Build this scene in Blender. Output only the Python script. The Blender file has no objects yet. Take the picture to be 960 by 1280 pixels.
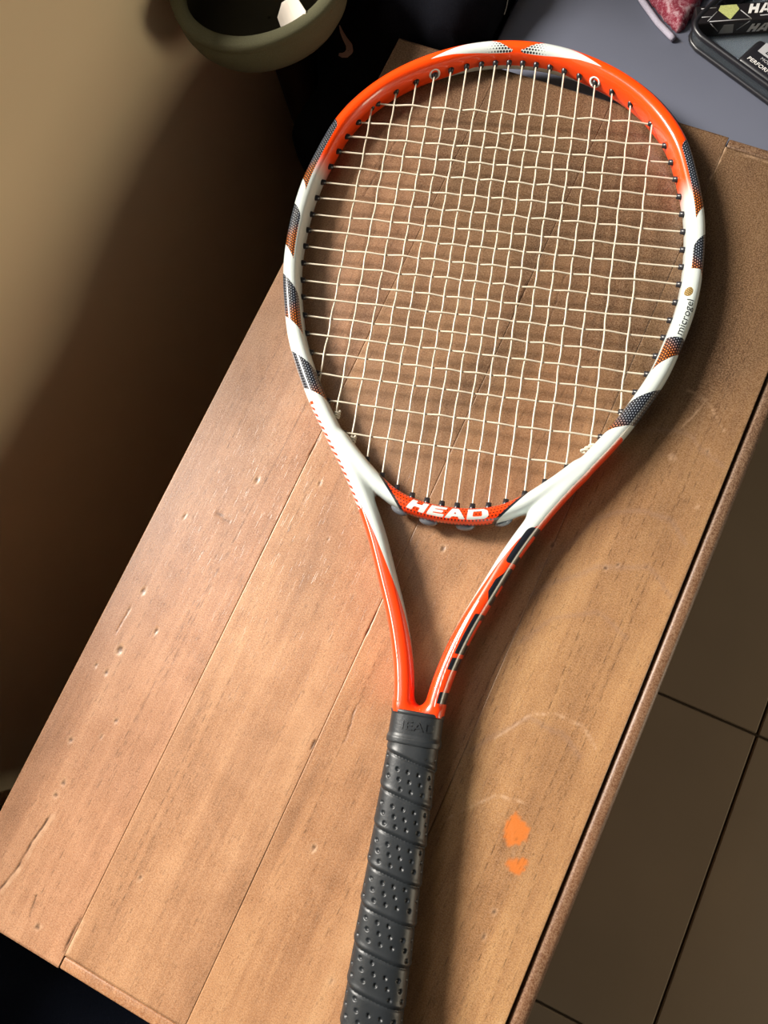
import bpy, bmesh, math, random
import numpy as np
from mathutils import Vector, Matrix
from mathutils.bvhtree import BVHTree
import mathutils.geometry as mgeo

scene = bpy.context.scene
COL = scene.collection
random.seed(7); np.random.seed(7)
TZ = 0.56                       # height of the table top above the floor (m)

# ------------------------------------------------------------------ camera
cam_d = bpy.data.cameras.new('camera'); cam = bpy.data.objects.new('camera', cam_d); COL.objects.link(cam)
cam_d.sensor_fit = 'VERTICAL'; cam_d.sensor_height = 36.0; cam_d.lens = 36.0 * 980 / 1280
cam_d.clip_start = 0.02; cam_d.clip_end = 50
Rm = [[0.89930029, 0.42054357, -0.1200087], [0.39086654, -0.89598802, -0.21078145], [-0.19616914, 0.14264844, -0.9701387]]
right, down, fwd = [Vector(r) for r in Rm]
cam.matrix_world = Matrix(((right.x, -down.x, -fwd.x, 0.24735865), (right.y, -down.y, -fwd.y, 0.26734254),
                           (right.z, -down.z, -fwd.z, 0.50367996 + TZ), (0, 0, 0, 1)))
scene.camera = cam
CAM = Vector((0.24735865, 0.26734254, 0.50367996 + TZ))

# ------------------------------------------------------------------ light and exposure
scene.view_settings.view_transform = 'Standard'; scene.view_settings.look = 'None'
scene.view_settings.exposure = 0.0; scene.view_settings.gamma = 1.0
world = bpy.data.worlds.new('world'); scene.world = world; world.use_nodes = True
bg = world.node_tree.nodes['Background']; bg.inputs[0].default_value = (0.85, 0.9, 1.0, 1); bg.inputs[1].default_value = 0.02

def area(name, loc, target, sx, sy, power, color):
    d = bpy.data.lights.new(name, 'AREA'); d.shape = 'RECTANGLE'; d.size = sx; d.size_y = sy; d.energy = power; d.color = color
    o = bpy.data.objects.new(name, d); COL.objects.link(o); o.location = loc
    o.rotation_euler = (Vector(target) - Vector(loc)).to_track_quat('-Z', 'Y').to_euler()
    return o
WIN_Y0, WIN_Y1, WIN_Z0, WIN_Z1 = -0.40, 0.70, TZ + 0.152, TZ + 1.62   # the window opening in the left wall
area('daylight_outside_window', (-1.35, 0.42, TZ + 1.27), (0.2, 0.25, TZ), 0.42, 0.62, 114.0, (1.0, 0.93, 0.84))
area('sky_outside_window', (-0.52, 0.24, TZ + 1.58), (0.10, 0.27, TZ), 0.40, 0.45, 3.0, (0.82, 0.91, 1.0))
area('wall_fill_light', (2.4, 0.40, TZ + 0.27), (-0.16, 0.4, TZ + 0.05), 0.5, 1.1, 17.0, (1.0, 0.86, 0.64))  # unseen fill from the right, added to brighten the left wall

# ------------------------------------------------------------------ helpers: objects
def link(o, parent=None):
    COL.objects.link(o)
    if parent is not None: o.parent = parent
    return o
def tag(o, label=None, cat=None, group=None, kind=None):
    if label: o['label'] = label
    if cat: o['category'] = cat
    if group: o['group'] = group
    if kind: o['kind'] = kind
    return o
def empty(name, loc, label, cat):
    o = bpy.data.objects.new(name, None); o.empty_display_size = .05; o.location = loc; link(o); return tag(o, label, cat)
def mesh_obj(name, verts, faces, mat, parent=None, smooth=True, loc=None):
    me = bpy.data.meshes.new(name); me.from_pydata([tuple(v) for v in verts], [], [tuple(f) for f in faces]); me.update()
    if mat: me.materials.append(mat)
    if smooth: me.polygons.foreach_set('use_smooth', [True] * len(me.polygons))
    o = bpy.data.objects.new(name, me); link(o, parent)
    if loc is not None: o.location = loc
    return o
def np_mesh(name, V, Q, mat, parent=None, attrs=None):
    V = np.asarray(V, np.float32); Q = np.asarray(Q, np.int32)
    me = bpy.data.meshes.new(name); n, m, k = len(V), len(Q), Q.shape[1]
    me.vertices.add(n); me.vertices.foreach_set('co', V.ravel())
    me.loops.add(m * k); me.loops.foreach_set('vertex_index', Q.ravel())
    me.polygons.add(m); me.polygons.foreach_set('loop_start', np.arange(m, dtype=np.int32) * k)
    me.update(calc_edges=True); me.validate()
    me.polygons.foreach_set('use_smooth', np.ones(len(me.polygons), bool))
    for nm, a in (attrs or {}).items():
        me.attributes.new(nm, 'FLOAT', 'POINT').data.foreach_set('value', np.asarray(a, np.float32))
    me.materials.append(mat)
    o = bpy.data.objects.new(name, me); return link(o, parent)
def bm_obj(name, bm, mat, parent=None, smooth=False, loc=None):
    me = bpy.data.meshes.new(name); bm.to_mesh(me); bm.free(); me.materials.append(mat)
    if smooth: me.polygons.foreach_set('use_smooth', [True] * len(me.polygons))
    o = bpy.data.objects.new(name, me); link(o, parent)
    if loc is not None: o.location = loc
    return o
def box_bm(x0, x1, y0, y1, z0, z1, bevel=0.0, seg=2, bm=None):
    own = bm is None
    if own: bm = bmesh.new()
    r = bmesh.ops.create_cube(bm, size=1)
    for v in r['verts']:
        v.co = Vector((x0 + (v.co.x + .5) * (x1 - x0), y0 + (v.co.y + .5) * (y1 - y0), z0 + (v.co.z + .5) * (z1 - z0)))
    if bevel and own:
        bmesh.ops.bevel(bm, geom=bm.edges[:], offset=bevel, segments=seg, affect='EDGES', profile=.5)
    return bm
def tube(name, pts, rad, mat, parent=None, sides=6, cap=True, closed=False):
    """round tube along a polyline with parallel-transport frames"""
    P = np.asarray(pts, float); n = len(P)
    T = np.roll(P, -1, 0) - np.roll(P, 1, 0) if closed else np.gradient(P, axis=0)
    T /= np.linalg.norm(T, axis=1)[:, None] + 1e-12
    a = np.array([0, 0, 1.]) if abs(T[0][2]) < .9 else np.array([1., 0, 0])
    N = np.zeros_like(P); N[0] = np.cross(T[0], a); N[0] /= np.linalg.norm(N[0])
    for i in range(1, n):
        N[i] = N[i-1] - T[i] * (N[i-1] @ T[i]); N[i] /= np.linalg.norm(N[i])
    B = np.cross(T, N); R = np.broadcast_to(np.asarray(rad, float), (n,))
    an = np.linspace(0, 2 * np.pi, sides, endpoint=False)
    V = (P[:, None] + R[:, None, None] * (np.cos(an)[None, :, None] * N[:, None] + np.sin(an)[None, :, None] * B[:, None])).reshape(-1, 3)
    F = []
    for i in range(n if closed else n - 1):
        j = (i + 1) % n
        for k in range(sides):
            l = (k + 1) % sides; F.append((i * sides + k, i * sides + l, j * sides + l, j * sides + k))
    if cap and not closed: F.append(tuple(range(sides))[::-1]); F.append(tuple((n - 1) * sides + k for k in range(sides)))
    return mesh_obj(name, V, F, mat, parent)
def smooth1(a, n):
    k = np.exp(-.5 * (np.arange(-3 * n, 3 * n + 1) / n) ** 2); k /= k.sum()
    return np.convolve(np.r_[np.full(3 * n, a[0]) * 2 - a[3 * n:0:-1] if len(a) > 3 * n else np.full(3 * n, a[0]), a,
                             2 * a[-1] - a[-2:-3 * n - 2:-1]], k, 'valid')
def resample(P, step):
    P = np.asarray(P, float); d = np.r_[0, np.cumsum(np.linalg.norm(np.diff(P, axis=0), axis=1))]
    s = np.linspace(0, d[-1], max(2, int(d[-1] / step) + 1))
    return np.stack([np.interp(s, d, P[:, k]) for k in range(P.shape[1])], 1)
def smin(a, b, k):
    h = np.clip(.5 + .5 * (b - a) / k, 0, 1); return b * (1 - h) + a * h - k * h * (1 - h)
def sstep(a, b, x):
    t = np.clip((x - a) / (b - a), 0, 1); return t * t * (3 - 2 * t)
def surface_nets(F, org, h):
    """naive surface nets of a scalar grid (negative inside): verts, quads"""
    nx, ny, nz = F.shape; inside = F < 0
    s = inside[:-1, :-1, :-1].astype(np.int8)
    for dx in (0, 1):
        for dy in (0, 1):
            for dz in (0, 1):
                if dx + dy + dz: s = s + inside[dx:nx-1+dx, dy:ny-1+dy, dz:nz-1+dz]
    act = (s > 0) & (s < 8); I = np.argwhere(act); idx = -np.ones(act.shape, np.int32); idx[act] = np.arange(len(I))
    acc = np.zeros((len(I), 3)); cnt = np.zeros(len(I)); cor = [(a, b, c) for a in (0, 1) for b in (0, 1) for c in (0, 1)]
    val = {c: F[I[:, 0] + c[0], I[:, 1] + c[1], I[:, 2] + c[2]].astype(float) for c in cor}
    for c in cor:
        for ax in range(3):
            if c[ax]: continue
            d = list(c); d[ax] = 1; d = tuple(d); a, b = val[c], val[d]; m = (a < 0) != (b < 0)
            t = np.where(m, a / np.where(m, a - b, 1), 0); p = np.tile(np.array(c, float), (len(I), 1)); p[:, ax] = t
            acc[m] += p[m]; cnt[m] += 1
    V = np.asarray(org) + (I + acc / cnt[:, None]) * h
    Q = []
    for ax in range(3):
        u, v = (ax + 1) % 3, (ax + 2) % 3
        sl0 = [slice(1, -1)] * 3; sl1 = [slice(1, -1)] * 3
        sl0[ax] = slice(0, -1); sl1[ax] = slice(1, None)
        a = inside[tuple(sl0)]; b = inside[tuple(sl1)]; E = np.argwhere(a != b); base = E.copy(); base[:, u] += 1; base[:, v] += 1
        def cell(du, dv):
            q = base.copy(); q[:, u] -= du; q[:, v] -= dv; return idx[q[:, 0], q[:, 1], q[:, 2]]
        q = np.stack([cell(1, 1), cell(0, 1), cell(0, 0), cell(1, 0)], 1); fl = ~a[tuple(E.T)]
        q[fl] = q[fl][:, ::-1]; Q.append(q)
    return V, np.concatenate(Q)
def vnoise(P, seed=0):
    """smooth value noise on an (n,3) array, about -1..1"""
    P = np.asarray(P, float); i = np.floor(P).astype(np.int64); f = P - i; f = f * f * (3 - 2 * f); r = 0
    for a in (0, 1):
        for b in (0, 1):
            for c in (0, 1):
                hsh = ((i[..., 0] + a) * 73856093) ^ ((i[..., 1] + b) * 19349663) ^ ((i[..., 2] + c) * 83492791) ^ (seed * 2654435)
                hsh = ((hsh ^ (hsh >> 13)) * 1274126177) & 0x7fffffff; w = hsh / 0x7fffffff * 2 - 1
                r = r + w * np.where(a, f[..., 0], 1 - f[..., 0]) * np.where(b, f[..., 1], 1 - f[..., 1]) * np.where(c, f[..., 2], 1 - f[..., 2])
    return r
def poly_sdf(X, Y, poly):
    """signed distance to a polygon, positive inside"""
    p = np.asarray(poly, float); d = np.full(X.shape, 1e9); ins = np.zeros(X.shape, bool); n = len(p)
    for i in range(n):
        ax, ay = p[i]; bx, by = p[(i + 1) % n]; ex, ey = bx - ax, by - ay; wx, wy = X - ax, Y - ay
        t = np.clip((wx * ex + wy * ey) / (ex * ex + ey * ey + 1e-12), 0, 1)
        d = np.minimum(d, (wx - ex * t) ** 2 + (wy - ey * t) ** 2)
        c = ((ay > Y) != (by > Y)) & (X < (bx - ax) * (Y - ay) / ((by - ay) if by != ay else 1e-12) + ax); ins ^= c
    return np.where(ins, 1, -1) * np.sqrt(d)

# ------------------------------------------------------------------ helpers: materials
class NT:
    def __init__(s, name):
        s.m = bpy.data.materials.new(name); s.m.use_nodes = True; s.t = s.m.node_tree; s.b = s.t.nodes['Principled BSDF']
    def n(s, typ, **kw):
        o = s.t.nodes.new(typ)
        for k, v in kw.items(): setattr(o, k, v)
        return o
    def set(s, sock, v):
        if isinstance(v, bpy.types.NodeSocket): s.t.links.new(v, sock)
        elif isinstance(v, (tuple, list)) and len(v) == 3 and sock.type == 'RGBA': sock.default_value = (*v, 1)
        else: sock.default_value = v
    def M(s, op, a, b=0.0, c=None, clamp=False):
        o = s.n('ShaderNodeMath', operation=op); o.use_clamp = clamp; s.set(o.inputs[0], a); s.set(o.inputs[1], b)
        if c is not None: s.set(o.inputs[2], c)
        return o.outputs[0]
    def mix(s, f, a, b, mode='MIX'):
        o = s.n('ShaderNodeMix', data_type='RGBA', blend_type=mode); s.set(o.inputs[0], f); s.set(o.inputs[6], a); s.set(o.inputs[7], b); return o.outputs[2]
    def attr(s, name): return s.n('ShaderNodeAttribute', attribute_name=name).outputs['Fac']
    def remap(s, v, a, b, c=0., d=1.):
        o = s.n('ShaderNodeMapRange'); s.set(o.inputs[0], v); o.inputs[1].default_value = a; o.inputs[2].default_value = b
        o.inputs[3].default_value = c; o.inputs[4].default_value = d; return o.outputs[0]
    def coord(s, scale=(1, 1, 1), off=None):
        tc = s.n('ShaderNodeTexCoord'); mp = s.n('ShaderNodeMapping'); s.t.links.new(tc.outputs['Object'], mp.inputs[0])
        mp.inputs['Scale'].default_value = scale
        if off is not None: s.set(mp.inputs['Location'], off)
        return mp.outputs[0]
    def noise(s, vec, scale, detail=3, rough=.5, dist=0., out=0):
        o = s.n('ShaderNodeTexNoise'); s.set(o.inputs['Vector'], vec); o.inputs['Scale'].default_value = scale
        o.inputs['Detail'].default_value = detail; o.inputs['Roughness'].default_value = rough; o.inputs['Distortion'].default_value = dist; return o.outputs[out]
    def ramp(s, f, stops):
        o = s.n('ShaderNodeValToRGB'); s.set(o.inputs[0], f); e = o.color_ramp.elements
        while len(e) < len(stops): e.new(.5)
        for q, (p, c) in zip(e, stops): q.position = p; q.color = (*c, 1)
        return o.outputs[0]
    def bump(s, h, strength, dist=.001):
        o = s.n('ShaderNodeBump'); s.set(o.inputs['Height'], h); o.inputs['Strength'].default_value = strength; o.inputs['Distance'].default_value = dist
        s.t.links.new(o.outputs[0], s.b.inputs['Normal'])
    def out(s, **kw):
        for k, v in kw.items(): s.set(s.b.inputs[{'color': 'Base Color', 'rough': 'Roughness', 'spec': 'Specular IOR Level', 'coat': 'Coat Weight', 'coatr': 'Coat Roughness',
                                                  'metal': 'Metallic', 'trans': 'Transmission Weight', 'ior': 'IOR', 'sheen': 'Sheen Weight', 'alpha': 'Alpha'}[k]], v)
        return s.m
def plain(name, color, rough=.5, spec=.5, coat=0., nscale=0., namp=.1, bump=0.):
    t = NT(name); c = color
    if nscale:
        f = t.noise(t.coord(), nscale, 4); c = t.mix(f, tuple(x * (1 - namp) for x in color), tuple(min(1, x * (1 + namp)) for x in color))
        if bump: t.bump(f, bump)
    return t.out(color=c, rough=rough, spec=spec, coat=coat, coatr=.08)
def fabric(name, color, color2=None, rough=.9, scale=900., bump=.3, spec=.15):
    t = NT(name); co = t.coord(); f = t.noise(co, scale, 2); g = t.noise(co, 30, 3)
    c = t.mix(f, tuple(x * .75 for x in color), color2 or tuple(x * 1.25 for x in color)); c = t.mix(t.M('MULTIPLY', g, .5), c, tuple(x * .6 for x in color))
    t.bump(f, bump, .0006); return t.out(color=c, rough=rough, spec=spec)

def wood(name, tones, rough=.42):
    t = NT(name); oi = t.n('ShaderNodeObjectInfo'); rnd = oi.outputs['Random']
    off = t.n('ShaderNodeCombineXYZ'); t.set(off.inputs[0], t.M('MULTIPLY', rnd, 7.)); t.set(off.inputs[1], t.M('MULTIPLY', rnd, 13.))
    base = t.coord((1, 1, 1), off.outputs[0]); lng = t.coord((14, 1.3, 14), off.outputs[0]); fine = t.coord((120, 5, 60), off.outputs[0])
    g1 = t.noise(lng, 2.2, 5, .6, .5); g2 = t.noise(fine, 2.6, 3, .6); g3 = t.noise(base, 9, 3, .55, .3); sp = t.noise(t.coord(), 1050, 3, .75); blot = t.noise(base, 60, 4, .6)
    f = t.M('ADD', t.M('MULTIPLY', g1, .5), t.M('ADD', t.M('MULTIPLY', g2, .22), t.M('MULTIPLY', g3, .28)))
    f = t.M('ADD', f, t.M('MULTIPLY', t.M('SUBTRACT', blot, .5), .18))
    c = t.ramp(f, [(.33, tones[0]), (.47, tones[1]), (.56, tones[2]), (.7, tones[3])])
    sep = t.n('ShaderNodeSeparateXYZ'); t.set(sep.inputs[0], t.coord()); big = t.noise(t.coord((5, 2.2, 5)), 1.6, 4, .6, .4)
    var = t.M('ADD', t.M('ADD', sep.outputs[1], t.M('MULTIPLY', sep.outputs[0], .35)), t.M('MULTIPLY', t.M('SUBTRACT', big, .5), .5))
    c = t.mix(t.remap(var, .30, .63, 0, 1.0), c, t.mix(1.0, c, (.17, .145, .095), 'MULTIPLY'))    # colour darkens towards the far end
    c = t.mix(1.0, c, oi.outputs['Color'], 'MULTIPLY')
    c = t.mix(t.remap(sp, .38, .62, 0, .55), c, t.mix(.5, c, (.66, .46, .30)))
    c = t.mix(t.remap(t.noise(t.coord(), 1300, 2), .47, .68, 0, .62), c, t.mix(.6, c, (.10, .04, .02)))
    pv = t.coord((1900, 95, 1), off.outputs[0]); pore = t.remap(t.noise(pv, 1.0, 1), .70, .80)
    c = t.mix(t.M('MULTIPLY', pore, .30), c, (.07, .028, .012))
    c = t.mix(t.attr('pale'), c, (.62, .42, .27)); c = t.mix(t.attr('orange'), c, (.62, .17, .028)); c = t.mix(t.attr('grey'), c, (.26, .17, .13))
    c = t.mix(t.attr('dark'), c, (.035, .014, .008))
    h = t.M('ADD', t.M('MULTIPLY', g2, .5), t.M('ADD', t.M('MULTIPLY', sp, .5), t.M('MULTIPLY', pore, -.8)))
    t.bump(h, .22, .0006)
    r = t.M('ADD', rough - .10, t.M('MULTIPLY', blot, .22))
    return t.out(color=c, rough=r, spec=.5)
W_TONES = [(.20, .084, .038), (.34, .158, .076), (.43, .215, .108), (.52, .29, .155)]
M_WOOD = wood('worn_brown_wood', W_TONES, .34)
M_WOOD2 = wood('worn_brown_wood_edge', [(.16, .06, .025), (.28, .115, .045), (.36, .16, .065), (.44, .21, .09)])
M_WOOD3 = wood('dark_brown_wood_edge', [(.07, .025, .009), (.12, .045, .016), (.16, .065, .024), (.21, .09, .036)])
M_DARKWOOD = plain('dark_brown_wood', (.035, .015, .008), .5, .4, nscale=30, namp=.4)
M_WALL = plain('beige_wall_paint', (.85, .71, .47), .85, .2, nscale=5, namp=.05)
M_TILE = plain('brown_grey_floor_tile', (.32, .25, .175), .35, .4, nscale=7, namp=.12)
M_GROUT = plain('dark_grout', (.06, .045, .03), .9, .1)
M_DESK = plain('blue_grey_laminate', (.112, .122, .162), .45, .4, nscale=20, namp=.05)
M_STRING = plain('cream_string', (.60, .54, .43), .35, .5)
M_GROM = plain('black_grommet_plastic', (.018, .018, .022), .3, .5)
M_BLACK = plain('black_plastic', (.012, .012, .016), .35, .5)
M_WHITE = plain('white_print', (.85, .85, .83), .4)
M_GREYPL = NT('grey_translucent_plastic').out(color=(.12, .13, .15), rough=.2, spec=.6, coat=.5)
M_JACKET = fabric('black_fabric', (.004, .004, .006), (.009, .010, .014), spec=.03)
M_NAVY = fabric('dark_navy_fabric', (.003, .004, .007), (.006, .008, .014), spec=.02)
M_OLIVE = fabric('olive_fabric', (.085, .082, .045), (.13, .125, .075), scale=1600)
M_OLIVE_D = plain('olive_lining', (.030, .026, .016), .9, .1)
M_PAPER = plain('off_white_paper', (.74, .68, .60), .8, .2, nscale=120, namp=.12, bump=.2)
M_SWOOSH = plain('grey_pink_print', (.30, .20, .19), .6)
M_ZIP = plain('pale_zip', (.32, .31, .30), .4)

# ------------------------------------------------------------------ setting
def wall_with_hole():
    bm = bmesh.new(); x0, x1 = -.40, -.16
    for y0, y1, z0, z1 in ((-1.2, 1.9, 0, WIN_Z0), (-1.2, 1.9, WIN_Z1, 2.3), (-1.2, WIN_Y0, WIN_Z0, WIN_Z1), (WIN_Y1, 1.9, WIN_Z0, WIN_Z1)):
        box_bm(x0, x1, y0, y1, z0, z1, bm=bm)
    return bm_obj('wall_left', bm, M_WALL)
tag(wall_with_hole(), kind='structure', label='plain beige painted wall to the left of the table')
fr = bmesh.new()
for y0, y1, z0, z1 in ((WIN_Y0, WIN_Y1, WIN_Z0, WIN_Z0 + .025), (WIN_Y0, WIN_Y1, WIN_Z1 - .025, WIN_Z1), (WIN_Y0, WIN_Y0 + .025, WIN_Z0, WIN_Z1), (WIN_Y1 - .025, WIN_Y1, WIN_Z0, WIN_Z1)):
    box_bm(-.37, -.33, y0, y1, z0, z1, bm=fr)
tag(bm_obj('window_1', fr, M_WHITE), kind='structure')
fl = tag(bm_obj('floor', box_bm(-.4, 2.4, -1.2, 1.9, -.03, -.003), M_GROUT), kind='structure', label='brown grey tiled floor')
tile_me = None
for i in range(-2, 4):
    for j in range(-3, 3):
        if tile_me is None:
            o = bm_obj('tile', box_bm(.0015, .3985, .0015, .3985, -.008, 0, .0012, 1), M_TILE, fl); tile_me = o.data
        else: o = link(bpy.data.objects.new('tile', tile_me), fl)
        a = math.radians(1.0); px, py = .4 * i, .4 * j
        o.location = (.583 + px * math.cos(a) - py * math.sin(a), .353 + px * math.sin(a) + py * math.cos(a), 0); o.rotation_euler.z = a
tag(bm_obj('shade_post_1', box_bm(-.16, -.118, .70, .86, 0, TZ + .14, .018, 5), M_DARKWOOD, smooth=True), kind='structure', label='added dark brown post standing in for the shadow on the wall')  # added dark post, stands in for soft shadow on the wall

# ------------------------------------------------------------------ table
table = empty('side_table', (0, 0, 0), 'worn brown wooden plank-topped side table carrying the racket', 'table')
L, W, TH = .680, .336, .020
DENTS = [(56,327,2.2),(21,284,1.8),(19,227,2.3),(40,207,1.6),(23,186,3),(13,170,1.6),(22,169,2),(21,121,2),(39,132,1.4),(43,145,1.4),(97,342,1.8),(119,310,1.4),(30,96,1.9),(29,87,1.9),
         (237,72,1.6),(320,461,1.2),(254,365,1.8),(290,365,1.3),(296,370,1.1),(307,150,1.5),(307,135,1.4),(191,335,2.2),(104,69,1.4),(195,134,1.9),(58,14,1.8),(16,212,1.2)]
DIGS = [([(41,295),(46,294),(52,293)],1.3),([(83,372),(81,355)],.7),([(169,280),(169,263)],.9),([(168,191),(168,185)],1.4),([(36,608),(34,580),(32,549)],.9),([(168,529),(169,503)],.9),
        ([(190,542),(193,505)],.6),([(182,222),(184,208),(185,199)],.7),([(48,29),(50,17)],.8),([(16,210),(15,195)],.5),([(32,73),(29,55),(28,38),(24,21)],1.1),([(81,30),(80,20),(81,10)],1.4)]
PALE = [([(301,449),(302,448)],4),([(326,423),(327,424)],2),([(333,97),(334,96)],2),([(195,131),(197,134)],1.6),([(58,12),(60,15)],2.2),([(104,66),(105,68)],1.2),
        ([(34,75),(31,56),(30,38),(26,21)],2.6),([(83,30),(83,10)],1.8),([(294,495),(307,493),(317,485),(325,477)],.9),([(307,493),(303,478),(300,470)],.7),
        ([(268,240),(275,250),(283,263),(298,270),(314,269),(325,261)],1.0),([(262,186),(270,196),(282,210),(301,214)],.9),([(255,673),(254,645)],1.2),([(262,670),(300,671)],.9),([(308,178),(296,200)],.6)]
RINGS = [([(250,350),(260,363),(271,390),(296,407),(315,408),(330,400)],2.2),([(256,330),(263,342),(286,365),(313,376),(333,365)],2.2),([(258,300),(272,322),(294,336),(318,330)],1.6),
         ([(258,225),(268,243),(284,258),(302,262),(320,252)],2.2),([(262,448),(285,462),(310,466),(330,455)],1.6)]
def pline(X, Y, pts, r, soft):
    d = np.full(X.shape, 1e9)
    for (ax, ay), (bx, by) in zip(pts[:-1], pts[1:]):
        ex, ey = bx - ax, by - ay; t = np.clip(((X - ax) * ex + (Y - ay) * ey) / (ex * ex + ey * ey + 1e-9), 0, 1)
        d = np.minimum(d, np.hypot(X - ax - ex * t, Y - ay - ey * t))
    return np.clip((r - d) / soft + .5, 0, 1)
def plank(x0, x1, y0, y1, seed, edge_r=.00006):
    nx, ny = int((x1 - x0) / .0006), int((y1 - y0) / .0017); xs = np.linspace(x0, x1, nx); ys = np.linspace(y0, y1, ny)
    X, Y = np.meshgrid(xs, ys, indexing='ij'); mx, my = X * 1000, Y * 1000; P3 = np.stack([mx, my, np.zeros_like(mx) + seed], -1)
    wob = vnoise(P3 * .35, seed) * .5; dark = np.zeros_like(X); pale = np.zeros_like(X); org = np.zeros_like(X); grey = np.zeros_like(X); z = np.zeros_like(X)
    for x, y, r in DENTS:
        d = np.hypot(mx - x, (my - y) * .85) + wob * .8; m = np.clip((r * .62 - d) / .9 + .5, 0, 1); dark = np.maximum(dark, m * .72); z -= .0004 * m
        pale = np.maximum(pale, .25 * np.clip((r * 1.3 - d) / 1.2 + .5, 0, 1))
    for pts, r in DIGS:
        brk = .55 + .6 * vnoise(P3 * np.array([.2, .45, 1]), seed + 9); m = pline(mx + wob, my, pts, r * .55, .7) * np.clip(brk + .2, 0, 1); dark = np.maximum(dark, m * .85); z -= .0005 * m
    for pts, r in PALE:
        brk = .6 + .6 * vnoise(P3 * .3, seed + 4); m = pline(mx + wob * 1.5, my + wob, pts, r * .6, .9) * np.clip(brk, 0, 1); pale = np.maximum(pale, m * .55)
    for pts, r in RINGS:
        m = pline(mx + 3 * vnoise(P3 * .06, 3), my + 3 * vnoise(P3 * .06, 5), pts, r * .5, 3.0); grey = np.maximum(grey, m * .35)
    for poly in ([(293,199),(298,206),(306,204),(309,194),(303,187),(296,188)], [(299,181),(310,184),(318,180),(309,174),(302,177)]):
        m = np.clip((poly_sdf(mx, my, poly) + 2.2 * vnoise(P3 * .25, 8) + 1.0 * vnoise(P3 * .8, 2)) / 1.6 + .3, 0, 1); org = np.maximum(org, m * .85)
    # long dotted grain lines (open pores) drawn along the plank
    rs = np.random.RandomState(seed * 13 + 5); nl = 9 if x0 > .15 else 4
    for k in range(nl):
        gx = rs.uniform(x0, x1) * 1000; drift = rs.uniform(-.035, .035); y_a, y_b = sorted(rs.uniform(0, 680, 2)); y_b = max(y_b, y_a + 140)
        c = gx + drift * (my - y_a) + 2.2 * np.sin(my / 95 + k * 2.1); dash = np.sin(my * rs.uniform(.5, .8) + k) + .8 * vnoise(P3 * np.array([0, .25, 1]), k)
        m = np.clip((.28 - abs(mx - c)) / .5 + .5, 0, 1) * np.clip(dash * .7 + .35, 0, 1) * ((my > y_a) & (my < y_b)); dark = np.maximum(dark, m * .6)
    dark = np.maximum(dark, np.clip(vnoise(P3 * np.array([1.7, .28, 1]), seed + 40) * 4 - 2.9, 0, .28))
    e = np.minimum(np.minimum(X - x0, x1 - X), np.minimum(Y - y0, y1 - Y)); e = np.clip(e, 0, edge_r)
    z -= edge_r - np.sqrt(np.maximum(edge_r ** 2 - (edge_r - e) ** 2, 0)); z += .00015 * vnoise(P3 * np.array([.03, .01, 1]), seed)
    V = np.stack([X, Y, TZ + z], -1).reshape(-1, 3); idx = np.arange(nx * ny).reshape(nx, ny)
    Q = np.stack([idx[:-1, :-1], idx[1:, :-1], idx[1:, 1:], idx[:-1, 1:]], -1).reshape(-1, 4)
    rim = np.r_[idx[:, 0], idx[-1, 1:], idx[-2::-1, -1], idx[0, -2:0:-1]]; low = V[rim].copy(); low[:, 2] = TZ - TH; nb = len(V)
    V = np.concatenate([V, low]); m = len(rim); k = np.arange(m); kk = (k + 1) % m
    Q = np.concatenate([Q, np.stack([rim[k], nb + k, nb + kk, rim[kk]], 1)])
    q4 = nb + np.array([0, nx - 1, nx + ny - 2, 2 * nx + ny - 3]); Q = np.concatenate([Q, q4[None, ::-1]])
    pad = lambda a: np.r_[a.ravel(), np.zeros(m)]
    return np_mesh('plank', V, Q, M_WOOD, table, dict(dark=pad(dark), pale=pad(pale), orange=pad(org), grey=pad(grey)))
g = .00008
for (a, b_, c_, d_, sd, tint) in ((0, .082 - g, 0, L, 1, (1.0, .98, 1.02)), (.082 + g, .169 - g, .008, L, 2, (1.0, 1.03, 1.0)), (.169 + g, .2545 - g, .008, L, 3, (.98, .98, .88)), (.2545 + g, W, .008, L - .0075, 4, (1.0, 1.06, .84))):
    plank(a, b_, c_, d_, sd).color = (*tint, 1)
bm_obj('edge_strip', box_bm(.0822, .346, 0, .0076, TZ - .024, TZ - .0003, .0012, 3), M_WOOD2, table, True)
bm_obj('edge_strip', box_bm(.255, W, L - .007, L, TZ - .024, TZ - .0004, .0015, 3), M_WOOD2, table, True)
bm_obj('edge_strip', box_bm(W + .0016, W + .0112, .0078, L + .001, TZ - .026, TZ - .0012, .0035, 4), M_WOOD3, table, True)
for x0, x1, y0, y1 in ((.02, .316, .02, .038), (.02, .316, L - .038, L - .02), (.02, .038, .038, L - .038), (.298, .316, .038, L - .038)):
    bm_obj('light_block_panel', box_bm(x0, x1, y0, y1, .07, TZ - TH, .002), M_WOOD2, table)  # unseen panels added under the top to block the fill light
leg_me = None
for x in (.012, .289):
    for y in (.012, L - .047):
        if leg_me is None: o = bm_obj('leg', box_bm(0, .035, 0, .035, 0, TZ - TH, .003), M_WOOD2, table); leg_me = o.data
        else: o = link(bpy.data.objects.new('leg', leg_me), table)
        o.location = (x, y, 0)
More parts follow.
